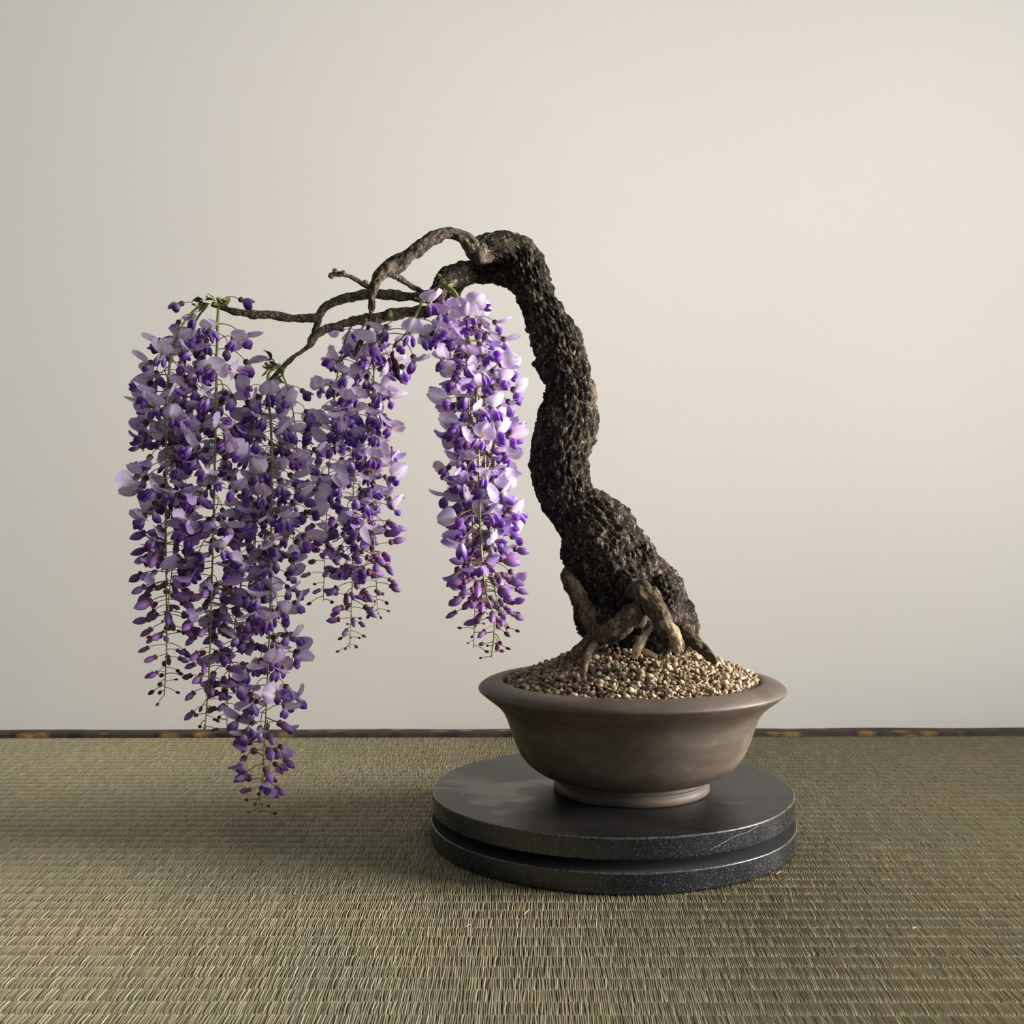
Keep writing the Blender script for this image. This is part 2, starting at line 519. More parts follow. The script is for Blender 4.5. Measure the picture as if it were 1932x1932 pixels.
def disc(name, r, z0, z1, mat_side, mat_top, bev=0.0007):
    pr = [(r - 0.03, z0), (r - bev, z0), (r - bev * .3, z0 + bev * .35), (r, z0 + bev), (r, z0 + bev + .0005), (r, z1 - bev - .0005), (r, z1 - bev), (r - bev * .3, z1 - bev * .35), (r - bev, z1), (r - bev - .0005, z1), (r - .03, z1), (r - .09, z1), (0.0008, z1)]
    wear = [0, 0, .3, 0, 0, 0, .5, 1, .9, 0, 0, 0, 0]
    seg = 192
    V, F = lathe(pr, seg, SX, SY)
    a = np.tile(np.linspace(0, 2 * np.pi, seg, endpoint=False), len(pr))
    w = np.repeat(np.array(wear), seg)
    V[:, 0] += 0; 
    rad = 1 + 0.0018 * np.sin(a * 7 + z0 * 900) * (np.repeat(np.array([p[0] for p in pr]), seg) > r * .98)
    V[:, 0] = SX + (V[:, 0] - SX) * rad; V[:, 1] = SY + (V[:, 1] - SY) * rad
    me = make_mesh(name, V, F, mat_side, True, np.stack([w] * 3, 1))
    me.materials.append(mat_top)
    idx = np.zeros(len(F), np.int32); idx[8 * seg:] = 1
    me.polygons.foreach_set('material_index', idx)
    o = link(name, me, stand, (SX, SY, 0))
    return o

disc('lower_disc', SR + .0016, 0.0, .0150, M_STONE_S, M_STONE_D)
V, F = lathe([(.126, .0145), (.126, .0238)], 128, SX, SY)
link('core', make_mesh('core', V, F, M_STONE_S, True, np.zeros((len(V), 3))), stand, (SX, SY, 0))
STAND_Z = 0.0385
top_disc = disc('top_disc', SR, .0232, STAND_Z, M_STONE_S, M_STONE_T)
# chalky scratch running down the rim of the upper disc
sc = [(-49.0, .0368), (-51, .0352), (-54.5, .0340), (-58.5, .0330), (-62, .0305), (-65, .0282), (-67, .0262)]
path = catmull(np.array([(SX + (SR + .0002) * math.cos(math.radians(a)), SY + (SR + .0002) * math.sin(math.radians(a)), z) for a, z in sc]), 40)
V, F = sweep(path, np.full(40, .00022) * (0.6 + 0.5 * rng.random(40)), 6)
o = link('scratch', make_mesh('scratch', V, tri_fix(F), mat_plain('chalk_mark', (120, 124, 130), 0.8)), top_disc)

# ------------------------------------------------------------------ pot
PY_ = 0.872
PX_ = P(1190, 1400, PY_)[0]
pot = empty('bonsai_pot', (PX_, PY_, STAND_Z))
tag(pot, 'brown unglazed clay bonsai bowl with flared rim and footed base', 'pot')
z0 = STAND_Z
outer = [(.0600, .0506), (.0648, .0510), (.0712, .0528), (.0782, .0562), (.0860, .0624), (.0903, .0680), (.0934, .0742), (.0964, .0815), (.0986, .0880), (.1008, .0945), (.1034, .1006), (.1062, .1048), (.1098, .1086), (.1142, .1122), (.1186, .1156), (.1222, .1186), (.1236, .1198)]
rim = [(.1236, .1198), (.1243, .1206), (.1246, .1215), (.1242, .1226), (.1226, .1243), (.1196, .1261), (.1150, .1277), (.1100, .1286), (.1068, .1287), (.1050, .1278), (.1042, .1254), (.1036, .1200), (.1020, .1120)]
def smooth_profile(pr, n):
    c = catmull(np.array([(a, b, 0) for a, b in pr]), n); return c[:, :2]
V, F = lathe(smooth_profile(outer, 60), 160, PX_, PY_)
link('body', make_mesh('pot_body', V, F, M_CLAY), pot, pot.location)
V, F = lathe(smooth_profile(rim, 50), 160, PX_, PY_)
link('rim', make_mesh('pot_rim', V, F, M_CLAY), pot, pot.location)
foot = [(.054, z0), (.0622, z0), (.0634, z0 + .0008), (.0633, z0 + .0040), (.0626, z0 + .0064), (.0614, z0 + .0072), (.0613, z0 + .0078), (.0622, z0 + .0088), (.0621, z0 + .0106), (.0612, z0 + .0120), (.0606, z0 + .0130)]
V, F = lathe(foot, 160, PX_, PY_)
link('foot_ring', make_mesh('pot_foot', V, F, M_CLAY), pot, pot.location)

# ------------------------------------------------------------------ gravel
MX, MY = P(1215, 1250, PY_)[0], PY_ + .004
def mound(x, y):
    c = np.clip(.105 - np.hypot((x - PX_) * .5 + (x - MX) * .5, (y - PY_)), 0, .082)
    return .1258 + .40 * c + .0012 * np.sin(x * 160) * np.sin(y * 190 + 1)
g = []
for rr in np.linspace(0, .1042, 30):
    m_ = max(1, int(rr * 400) + 6)
    g.append((rr, m_))
rr = np.linspace(0.0005, .1040, 40)
aa = np.linspace(0, 2 * np.pi, 96, endpoint=False)
V = np.array([[(PX_ + r * math.cos(a), PY_ + r * math.sin(a), 0) for a in aa] for r in rr]).reshape(-1, 3)
V[:, 2] = mound(V[:, 0], V[:, 1]) - .0026
i = np.arange(39)[:, None] * 96; j = np.arange(96)[None, :]; j2 = (j + 1) % 96
F = np.stack([i + j, i + 96 + j, i + 96 + j2, i + j2], -1).reshape(-1, 4)
link('soil', make_mesh('soil', V, F, M_SOIL), pot, pot.location)

def ico(sub=2):
    import bmesh
    bm = bmesh.new(); bmesh.ops.create_icosphere(bm, subdivisions=sub, radius=1.0)
    V = np.array([v.co[:] for v in bm.verts]); F = np.array([[v.index for v in f.verts] for f in bm.faces]); bm.free()
    return V, F
IV, IF = ico(2)
peb = []
for k in range(10):
    p = IV * np.array([1, random.uniform(.72, 1), random.uniform(.6, .85)])
    d = 1 + .34 * vnoise(IV * 1.3 + 9 * k, k) + .14 * vnoise(IV * 3.1 + 5 * k, k + 40)
    # a few flat chipped faces
    for q in range(5):
        nn = rng.normal(size=3); nn /= np.linalg.norm(nn)
        h = IV @ nn
        d = np.where(h > .62, d * (.62 / np.maximum(h, .62)) ** .8, d)
    peb.append(p * d[:, None])
PEB_COL = [(206, 188, 160), (192, 170, 138), (218, 204, 180), (156, 132, 104), (226, 216, 196), (138, 112, 88), (200, 182, 152), (182, 162, 134), (212, 198, 170), (170, 150, 128)]
cand = []
for layer, cnt in ((0, 2300), (1, 620)):
    pts = []
    grid = {}
    tries = 0
    while len(pts) < cnt and tries < cnt * 14:
        tries += 1
        r = .1030 * math.sqrt(random.random()); a = random.uniform(0, 2 * math.pi)
        x, y_ = PX_ + r * math.cos(a), PY_ + r * math.sin(a)
        size = random.choice([.0016, .0019, .0023, .0026, .0029, .0034]) * random.uniform(.85, 1.15)
        if r + size > .1036: continue
        key = (int(x / .0086), int(y_ / .0086))
        ok = True
        for dx in (-1, 0, 1):
            for dy in (-1, 0, 1):
                for (qx, qy, qs) in grid.get((key[0] + dx, key[1] + dy), ()):
                    if (qx - x) ** 2 + (qy - y_) ** 2 < ((size + qs) * (.66 if layer == 0 else 1.05)) ** 2: ok = False
        if not ok: continue
        grid.setdefault(key, []).append((x, y_, size)); pts.append((x, y_, size))
        z = float(mound(np.array(x), np.array(y_))) - .0008 + layer * .0024 + random.uniform(-.0005, .0005)
        cand.append((x, y_, z, size))
def peb_rot(): return np.array(Euler((random.uniform(-.5, .5), random.uniform(-.5, .5), random.uniform(0, 6.28))).to_matrix())
def pebcol(x):
    c = lin(random.choice(PEB_COL)) * random.uniform(.8, 1.12)
    return np.clip(c, 0, .9)
# how large each shows in the photograph
def score(c):
    return c[3] / c[1] ** 1.0 + (0.0006 if c[1] < PY_ else 0) + .004 * (c[2] - .12)
order = sorted(range(len(cand)), key=lambda i: -score(cand[i]))
single = set(order[:300])
peb_me = []
for k in range(10):
    peb_me.append(make_mesh('pebble', peb[k], IF, M_PEBBLE, k % 3 == 0, np.ones((len(IV), 3))))
SV, SF, SC = [], [], []
off = 0
for i, (x, y_, z, s) in enumerate(cand):
    k = random.randrange(10); R = peb_rot(); c = pebcol(x)
    if i in single:
        o = link('pebble', peb_me[k])
        o.matrix_world = Matrix.Translation((x, y_, z)) @ Matrix(R.tolist()).to_4x4() @ Matrix.Scale(s, 4)
        o.color = (float(c[0]), float(c[1]), float(c[2]), 1)
        tag(o, 'small rough tan pebble lying on the soil in the clay bowl', 'pebble', 'pebbles on top of the bonsai soil')
    else:
        SV.append((peb[k] @ R.T) * s + np.array([x, y_, z])); SF.append(IF + off); off += len(IV)
        SC.append(np.tile(c, (len(IV), 1)))
o = link('gravel', make_mesh('gravel', np.vstack(SV), np.vstack(SF), M_PEBBLE, False, np.vstack(SC)))
tag(o, 'tan and cream gravel heaped around the bonsai roots', 'gravel', kind='stuff')

# ------------------------------------------------------------------ bonsai
TB = P(1205, 1235, PY_)
tree = empty('wisteria_bonsai', tuple(TB))
tag(tree, 'wisteria bonsai with dark twisted trunk and hanging purple blossom clusters', 'bonsai')

def bark_disp(V, N, rloc, amp=1.0, fine=1.0, s=0, Q=None):
    """push the skin out into bark: long furrowed plates along the limb, coarse and fine grain"""
    st = V * np.array([1, 1, .62]) if Q is None else Q
    w = np.stack([vnoise(st * 90, s + 1), vnoise(st * 90, s + 2), vnoise(st * 90, s + 3)], 1) * .0030
    d1, d2 = cells((st + w) * 200, s)
    plates = np.clip((d2 - d1) * 2.2, 0, 1)
    d = .15 * rloc * fbm(V * 30, s + 5, 2)
    k = 1.3 * amp * np.clip(rloc / .016, .62, 1.0) * fine
    d += k * (.0017 * (plates - .55) + .0016 * fbm(st * 260, s + 7, 3))
    d += k * (.0008 * np.clip(vnoise(st * 700, s + 9), 0, 1) - .0009 * np.clip(vnoise(st * 520 + 3, s + 15), 0, 1))
    return V + N * d[:, None]

def limb(name, pts, mat, step=.0008, seg=None, amp=1.0, flat=.9, s=0, parent=tree, lump=1.0, fine=1.0):
    """pts: (px, py, Y, half-width in px)"""
    ctl = np.array([np.append(P(a, b, Y), hw * Y / FPX) for a, b, Y, hw in pts])
    L = np.linalg.norm(np.diff(ctl[:, :3], axis=0), axis=1).sum()
    n = max(12, int(L / step))
    c = catmull(ctl, n)
    r = np.maximum(c[:, 3], .0004)
    if seg is None: seg = int(np.clip(2 * math.pi * r.max() / step, 10, 210))
    V, F = sweep(c[:, :3], r, seg, flat)
    nb = n * seg
    N = V[:nb] - np.repeat(c[:, :3], seg, axis=0)
    N /= np.maximum(np.linalg.norm(N, axis=1), 1e-9)[:, None]
    if lump > 1: V[:nb] += N * (lump * .16 * np.repeat(r, seg) * vnoise(V[:nb] * 110, s + 60))[:, None]
    arc = np.concatenate([[0], np.cumsum(np.linalg.norm(np.diff(c[:, :3], axis=0), axis=1))])
    an = np.tile(np.linspace(0, 2 * np.pi, seg, endpoint=False), n)
    rq = np.repeat(np.full(n, r.mean()) * .5 + r * .5, seg)
    Q = np.stack([rq * np.cos(an), rq * np.sin(an) * .9, np.repeat(arc, seg) * .48], 1)
    V[:nb] = bark_disp(V[:nb], N, np.repeat(r, seg), amp, fine, s, Q)
    me = make_mesh(name, V, tri_fix(F), mat, True)
    return link(name, me, parent, TB)

limb('trunk', [(1203, 1250, .880, 108), (1203, 1235, .880, 106), (1204, 1205, .880, 105), (1201, 1175, .880, 108), (1192, 1145, .879, 110), (1172, 1105, .877, 100), (1150, 1060, .875, 88), (1130, 1015, .873, 75), (1108, 980, .872, 61),
               (1082, 955, .872, 51), (1068, 930, .872, 49), (1059, 900, .872, 51), (1056, 865, .872, 55), (1062, 832, .873, 56), (1069, 800, .874, 55), (1073, 770, .875, 51), (1076, 740, .876, 47), (1071, 712, .877, 43),
               (1061, 690, .877, 43), (1053, 660, .877, 44), (1043, 630, .876, 43), (1028, 600, .875, 39), (1014, 570, .873, 35), (1004, 540, .870, 34), (996, 510, .866, 33), (982, 482, .861, 32), (960, 468, .856, 28), (934, 466, .852, 26), (908, 474, .848, 25), (898, 484, .846, 14)],
     M_BARK, step=.00072, amp=1.15, flat=.86, s=3)

# knots and burls standing off the trunk
def burl(name, px, py, Y, rx, rz, mat, s, amp=.8, depth=.8):
    V, F = ico(5)
    c = P(px, py, Y); k = Y / FPX
    N = V.copy()
    W = V * np.array([rx * k, min(rx, rz) * k * depth, rz * k]) + c
    W = bark_disp(W, N, np.full(len(V), rx * k * 1.5), amp, 1, s)
    link(name, make_mesh(name, W, F, mat, True), tree, TB)
burl('burl', 1180, 1008, .866, 24, 24, M_BARK, 21, 1.0)
burl('burl', 1208, 1058, .862, 30, 34, M_BARK, 22, 1.1)
burl('burl', 1292, 1165, .868, 22, 34, M_BARK, 23, 1.1)
burl('burl', 1250, 1120, .852, 34, 34, M_BARK, 24, 1.1)
burl('pruned_knot', 1109, 746, .868, 17, 25, M_ROOT, 25, .35)
burl('burl', 1082, 640, .872, 16, 22, M_BARK, 26, 1.0)
burl('burl', 1022, 688, .872, 16, 12, M_BARK, 27, .8)
burl('burl', 1140, 1180, .842, 34, 36, M_BARK, 28, 1.1)
burl('burl', 1190, 1120, .838, 34, 40, M_BARK, 29, 1.1)
burl('pruned_knot', 1000, 470, .856, 11, 14, M_BRANCH, 30, .4)

limb('branch', [(1012, 575, .866, 22), (996, 545, .868, 27), (966, 522, .872, 25), (930, 512, .876, 23), (895, 512, .874, 23), (862, 518, .862, 23), (842, 524, .852, 18), (828, 536, .843, 12), (818, 548, .838, 6)], M_BARK, s=31, amp=.95)
limb('branch', [(925, 478, .848, 18), (905, 478, .842, 20), (892, 470, .840, 17), (880, 452, .838, 15), (862, 440, .836, 13), (845, 439, .834, 13), (822, 446, .832, 13), (800, 462, .830, 14), (778, 478, .828, 13), (755, 494, .826, 14), (732, 508, .824, 15), (714, 524, .822, 12), (704, 545, .821, 10), (702, 565, .820, 7.5), (702, 582, .819, 6), (700, 592, .818, 2)], M_BRANCH, s=33, amp=.8, lump=1.6)
limb('branch', [(880, 530, .868, 10), (850, 548, .876, 12), (815, 558, .882, 11), (780, 560, .885, 9.5), (740, 556, .887, 9.5), (700, 556, .888, 10), (665, 560, .888, 9.5), (635, 568, .886, 9.5), (612, 580, .883, 9.5), (600, 597, .880, 9), (575, 600, .876, 8), (545, 600, .872, 8), (510, 594, .868, 8), (480, 593, .864, 7.5), (455, 590, .860, 6.5), (430, 584, .857, 6), (408, 578, .855, 4.5), (398, 575, .854, 2)], M_BRANCH, s=35, amp=.6, lump=2.0)
limb('branch', [(872, 535, .870, 10), (850, 570, .880, 9), (820, 585, .888, 10), (780, 588, .892, 11), (745, 592, .893, 10), (700, 602, .893, 9), (668, 606, .892, 9), (640, 614, .890, 8.5), (612, 622, .887, 8), (594, 632, .884, 8), (586, 648, .880, 6.5), (572, 662, .876, 5.5), (552, 675, .871, 5), (538, 688, .867, 6), (526, 702, .863, 5), (512, 714, .860, 2)], M_BRANCH, s=37, amp=.55, lump=2.2)
limb('branch', [(602, 590, .880, 6), (600, 608, .883, 7), (592, 628, .884, 6)], M_BRANCH, s=38, amp=.5)
limb('twig', [(712, 540, .822, 5), (692, 540, .820, 4.5), (672, 528, .818, 4.5), (655, 520, .816, 4.5), (640, 517, .814, 5), (628, 518, .813, 4.5), (620, 518, .812, 1.5)], M_BRANCH, s=39, amp=.3)
limb('twig', [(722, 512, .824, 7), (745, 520, .830, 6.5), (765, 532, .836, 6), (782, 543, .842, 5.5), (800, 552, .850, 4)], M_BRANCH, s=41, amp=.35)
limb('twig', [(700, 588, .818, 4), (694, 620, .812, 4), (684, 640, .808, 5), (676, 654, .806, 5.5), (670, 668, .804, 4), (668, 674, .803, 1)], M_BRANCH, s=43, amp=.35)
limb('twig', [(860, 530, .85, 6), (838, 545, .845, 8), (826, 570, .846, 9), (812, 590, .85, 7), (800, 600, .852, 3)], M_BRANCH, s=44, amp=.5)
for bx_, by_, bw in ((633, 511, 5), (625, 522, 5), (648, 514, 4), (722, 508, 4), (690, 532, 4), (828, 520, 4)):
    limb('twig_bud', [(bx_ + 5, by_ + 2, .813 if bx_ < 700 else .822, bw * .5), (bx_, by_, .812 if bx_ < 700 else .821, bw), (bx_ - 6, by_ - 1, .811 if bx_ < 700 else .82, bw * .3)], M_ROOT, s=45 + bx_ % 7, amp=.15)
# withered brown catkin-like raceme
limb('withered_raceme', [(748, 646, .8105, 1.6), (742, 655, .806, 2), (741, 668, .802, 4), (744, 682, .799, 5), (747, 698, .798, 6), (752, 712, .797, 6), (756, 720, .797, 3), (757, 724, .797, 1)], mat_bark('withered_brown', [(0.3, (40, 22, 20)), (0.6, (78, 48, 42)), (0.8, (110, 78, 66))], 200), s=47, amp=.9, step=.0005)

# roots
limb('root', [(1070, 1072, .858, 8), (1074, 1092, .852, 15), (1089, 1120, .846, 17), (1105, 1150, .842, 17), (1122, 1180, .838, 18), (1132, 1205, .836, 16), (1136, 1222, .836, 10)], M_ROOT, s=51, amp=.8, lump=1.8)
limb('root', [(1232, 1120, .838, 22), (1214, 1145, .826, 24), (1190, 1168, .818, 24), (1158, 1189, .816, 21), (1124, 1206, .818, 17), (1098, 1224, .820, 14), (1078, 1242, .822, 11), (1066, 1258, .824, 6)], M_ROOT, s=53, amp=.8, lump=1.8)
limb('root', [(1190, 1112, .830, 14), (1208, 1118, .822, 21), (1228, 1140, .814, 21), (1248, 1166, .806, 19), (1264, 1194, .800, 17), (1277, 1218, .797, 14), (1281, 1232, .797, 8)], M_ROOT, s=55, amp=.8, lump=1.8)
limb('root_tip', [(1250, 1172, .803, 10), (1259, 1186, .7985, 14.5), (1268, 1202, .7965, 15.5), (1277, 1220, .7955, 13), (1282, 1232, .795, 8)], M_ROOTPALE, s=57, amp=.6, lump=1.5)
limb('root', [(1232, 1183, .806, 5), (1222, 1195, .802, 7), (1211, 1210, .798, 7), (1202, 1226, .796, 8), (1196, 1240, .797, 6)], M_ROOTPALE, s=59, amp=.6, lump=1.8)
limb('root', [(1286, 1185, .85, 16), (1304, 1206, .846, 13), (1322, 1222, .842, 11), (1338, 1238, .838, 9), (1352, 1252, .836, 6)], M_ROOT, s=61, amp=.8, lump=1.8)
limb('root', [(1122, 1212, .812, 7), (1112, 1230, .804, 8), (1104, 1250, .797, 8), (1101, 1268, .793, 7), (1100, 1280, .792, 4)], M_ROOT, s=63, amp=.4)
limb('root', [(1236, 1196, .812, 20), (1240, 1220, .806, 22), (1236, 1240, .805, 18)], M_BARK, s=65, amp=.9)
limb('root', [(1208, 1226, .80, 6), (1222, 1233, .797, 7), (1240, 1240, .796, 5)], M_ROOTPALE, s=67, amp=.3)

# ------------------------------------------------------------------ blossoms
mm = .001
def tube_local(path, r0, r1, seg=5):
    n = len(path)
    return sweep(np.asarray(path), np.linspace(r0, r1, n), seg, 1.0, cap=False)

def lobe(L, W, H, nu=9, nv=8, pw=.75, curve=0.0):
    """closed tear-shaped lobe along +x, z up"""
    s = np.linspace(0, 1, nu); a = np.linspace(0, 2 * np.pi, nv, endpoint=False)
    r = np.sin(np.pi * s ** pw) ** .8; r[0] = r[-1] = 0.02
    V = np.zeros((nu, nv, 3))
    V[:, :, 0] = (s * L)[:, None]; V[:, :, 1] = W * r[:, None] * np.cos(a); V[:, :, 2] = H * r[:, None] * np.sin(a) + (curve * (s ** 2))[:, None]
    i = np.arange(nu - 1)[:, None] * nv; j = np.arange(nv)[None, :]; j2 = (j + 1) % nv
    F = np.stack([i + j, i + j2, i + nv + j2, i + nv + j], -1).reshape(-1, 4)
    return V.reshape(-1, 3), F, np.repeat(s, nv)

C_PED = lin((150, 132, 104)); C_CAL = lin((150, 104, 122)); C_CALD = lin((92, 54, 62))
C_LILAC = lin((228, 215, 238)); C_LILAC2 = lin((198, 176, 222)); C_WHITE = lin((252, 249, 250)); C_YEL = lin((206, 190, 92))
C_VIOL = lin((154, 98, 200)); C_VIOLD = lin((106, 54, 148)); C_BUD = lin((172, 134, 204)); C_BUDD = lin((96, 70, 90))

def lerp(a, b, t): return a[None, :] * (1 - t[:, None]) + b[None, :] * t[:, None]

class Acc:
    def __init__(s): s.V, s.F, s.C, s.n = [], [], [], 0
    def add(s, V, F, C):
        s.V.append(V); s.F.append(F + s.n); s.n += len(V)
        s.C.append(np.broadcast_to(C, (len(V), 3)))
    def get(s): return np.vstack(s.V), np.vstack(s.F), np.vstack(s.C)

def frame_to(V, o, d):
    """map local x to direction d (in the xz plane), origin o"""
    d = np.asarray(d) / np.linalg.norm(d)
    up = np.array([-d[2], 0, d[0]])
    return o + V[:, 0:1] * d + V[:, 1:2] * np.array([0, 1.0, 0]) + V[:, 2:3] * up

def build_flower(seed, stage):
    r = np.random.default_rng(seed)
    A = Acc()
    L = {'open': r.uniform(13, 23), 'half': r.uniform(10, 17), 'bud': r.uniform(10, 18), 'small': r.uniform(8, 13), 'wilt': r.uniform(10, 16)}[stage] * mm
    t = np.linspace(0, 1, 7)[:, None]
    if stage in ('open', 'half', 'wilt'):
        c1 = np.array([L * .55, r.uniform(-.1, .1) * L, L * r.uniform(.10, .34)]); e = np.array([L * .95, r.uniform(-.16, .16) * L, -L * r.uniform(.12, .42)])
    else:
        c1 = np.array([L * .5, 0, L * r.uniform(.0, .14)]); e = np.array([L, r.uniform(-.1, .1) * L, -L * r.uniform(-.02, .22)])
    path = 2 * t * (1 - t) * c1 + t * t * e
    V, F = tube_local(path, .40 * mm, .34 * mm, 5)
    A.add(V, F, C_PED)
    d = path[-1] - path[-2]; d[1] = 0; d /= np.linalg.norm(d)
    def rot(v, ang):
        c, s_ = math.cos(ang), math.sin(ang)
        return np.array([v[0] * c - v[2] * s_, 0, v[0] * s_ + v[2] * c])
    if stage in ('open', 'half', 'wilt'):
        ax = rot(d, r.uniform(-.35, .35))
        V, F, s = lobe(8.2 * mm, 2.3 * mm, 2.5 * mm, 8, 7, .60)
        A.add(frame_to(V, e - ax * .8 * mm, ax), F, lerp(C_CALD, C_CAL * .5 + C_WHITE * .5, np.clip(s * 1.5 - .3, 0, 1)))
        m = e + ax * 3.6 * mm
        if stage == 'open':
            LB, W = r.uniform(13.5, 17.5) * mm, r.uniform(6.8, 9.2) * mm
            ph0, ph1 = r.uniform(.55, 1.1), r.uniform(1.3, 2.5)
        elif stage == 'half':
            LB, W = r.uniform(11, 14) * mm, r.uniform(5.5, 7) * mm
            ph0, ph1 = r.uniform(.15, .4), r.uniform(.6, 1.3)
        else:
            LB, W = r.uniform(9, 12) * mm, r.uniform(4, 6) * mm
            ph0, ph1 = r.uniform(-.5, .4), r.uniform(.2, 1.4)
        nu, nv = 11, 10
        u = np.linspace(-1, 1, nu); v = np.linspace(0, 1, nv)
        ph = ph0 + (ph1 - ph0) * v
        xx = np.concatenate([[0], np.cumsum(np.cos(ph[:-1]))]) / (nv - 1) * LB
        zz = np.concatenate([[0], np.cumsum(np.sin(ph[:-1]))]) / (nv - 1) * LB
        wv = W * np.sqrt(np.clip(1 - (2 * v ** .80 - 1) ** 2, 0, 1)) * .96 + .5 * mm
        wv[0] = .9 * mm; wv[-1] = W * .42
        fold = r.uniform(.1, .7) if stage == 'open' else r.uniform(.5, 1.0)
        tw = r.uniform(-.25, .25)
        V = np.zeros((nv, nu, 3))
        tanx, tanz = np.cos(ph), np.sin(ph)
        nx, nz = np.sin(ph), -np.cos(ph)                       # facing forward
        off = -fold * (np.abs(u)[None, :] ** 1.7) * wv[:, None] * .8
        off = off - .9 * mm * np.exp(-(u / .14) ** 2)[None, :] * np.sin(np.pi * v)[:, None]
        off = off + .55 * mm * np.sin(u * 5 + seed)[None, :] * v[:, None] + tw * u[None, :] * wv[:, None] * v[:, None]
        if stage == 'half': off = -off
        tip = -(.10 * LB) * np.exp(-(u / .22) ** 2)[None, :] * (v[:, None] > .95) + .04 * LB * (1 - u ** 2)[None, :] * v[:, None]
        V[:, :, 0] = xx[:, None] + off * nx[:, None] + tip * tanx[:, None]
        V[:, :, 1] = u[None, :] * wv[:, None]
        V[:, :, 2] = zz[:, None] + off * nz[:, None] + tip * tanz[:, None]
        V = V.reshape(-1, 3)
        i = np.arange(nv - 1)[:, None] * nu; j = np.arange(nu - 1)[None, :]
        F = np.stack([i + j, i + j + 1, i + nu + j + 1, i + nu + j], -1).reshape(-1, 4)
        vv = np.repeat(v, nu); uu = np.tile(u, nv)
        base = lerp(C_LILAC, C_LILAC2, np.clip(np.abs(uu) * .4 + vv * .5 + r.normal(0, .1), 0, 1))
        white = np.exp(-(uu / .36) ** 2) * np.clip(1.25 - vv * 1.1, 0, 1)
        Cc = base * (1 - white[:, None]) + C_WHITE * white[:, None]
        yel = np.exp(-(uu / .13) ** 2) * np.clip(1.3 - vv * 2.0, 0, 1) * (vv > .1) * .9
        Cc = Cc * (1 - yel[:, None]) + C_YEL * yel[:, None]
        if stage == 'half': Cc = lerp(C_LILAC2, C_BUD, np.clip(vv * .7, 0, 1))
        if stage == 'wilt': Cc = Cc * np.array([.34, .31, .42])
        A.add(frame_to(V, m, ax), F, Cc)
        # wings and keel
        dr = r.uniform(-.55, -.15)
        kd = rot(ax, dr)
        kl = r.uniform(9.5, 13.0) * mm * (1 if stage == 'open' else .92)
        sp = r.uniform(.9, 2.6) * mm
        for sgn in (-1, 1):
            V, F, s = lobe(kl * r.uniform(.92, 1.05), 1.9 * mm, r.uniform(2.9, 3.7) * mm, 10, 8, r.uniform(1.1, 1.6), r.uniform(-2.0, .6) * mm)
            yaw = sgn * r.uniform(.02, .22)
            V = np.stack([V[:, 0] * math.cos(yaw) - V[:, 1] * math.sin(yaw), V[:, 0] * math.sin(yaw) + V[:, 1] * math.cos(yaw) + sgn * sp * .6, V[:, 2]], 1)
            cc = lerp(C_WHITE, C_VIOL, np.clip(s * 2.4 - .35, 0, 1)); cc = cc * (1 - np.clip(s * 1.8 - 1.0, 0, 1)[:, None]) + C_VIOLD * np.clip(s * 1.8 - 1.0, 0, 1)[:, None]
            if stage == 'wilt': cc = cc * np.array([.36, .40, .50])
            A.add(frame_to(V, m - ax * .6 * mm, kd), F, cc)
    else:
        big = stage == 'bud'
        ax = rot(d, r.uniform(-.5, .25))
        bl = (r.uniform(11.5, 15.5) if big else r.uniform(4.6, 7.0)) * mm
        bw = bl * (r.uniform(.20, .26) if big else r.uniform(.24, .30))
        V, F, s = lobe(bl, bw * .85, bw, 10, 8, r.uniform(.95, 1.35) if big else .9, r.uniform(-.14, .10) * bl)
        if big:
            cc = lerp(C_CAL, C_BUD, np.clip(s * 2.0 - .35, 0, 1)); t2 = np.clip(s * 1.4 - .7, 0, 1) * r.uniform(.2, .9)
            cc = cc * (1 - t2[:, None]) + C_VIOL * t2[:, None]
        else:
            cc = lerp(C_CALD, C_BUDD, s)
        A.add(frame_to(V, e - ax * .5 * mm, ax), F, cc)
        if big:
            V, F, s = lobe(bl * .42, bw * .80, bw * .92, 6, 7, .6)
            A.add(frame_to(V, e - ax * .9 * mm, ax), F, C_CAL * .9)
    return A.get()

KINDS = {'open': 14, 'half': 6, 'bud': 8, 'small': 5, 'wilt': 4}
VAR, VME = {}, {}
sd = 100
for kind, cnt in KINDS.items():
    for q in range(cnt):
        sd += 1
        VAR[(kind, q)] = build_flower(sd, kind)
        V, F, C = VAR[(kind, q)]
        VME[(kind, q)] = make_mesh({'open': 'flower', 'half': 'flower', 'wilt': 'flower', 'bud': 'bud', 'small': 'bud'}[kind], V, F, M_PETAL, True, C)

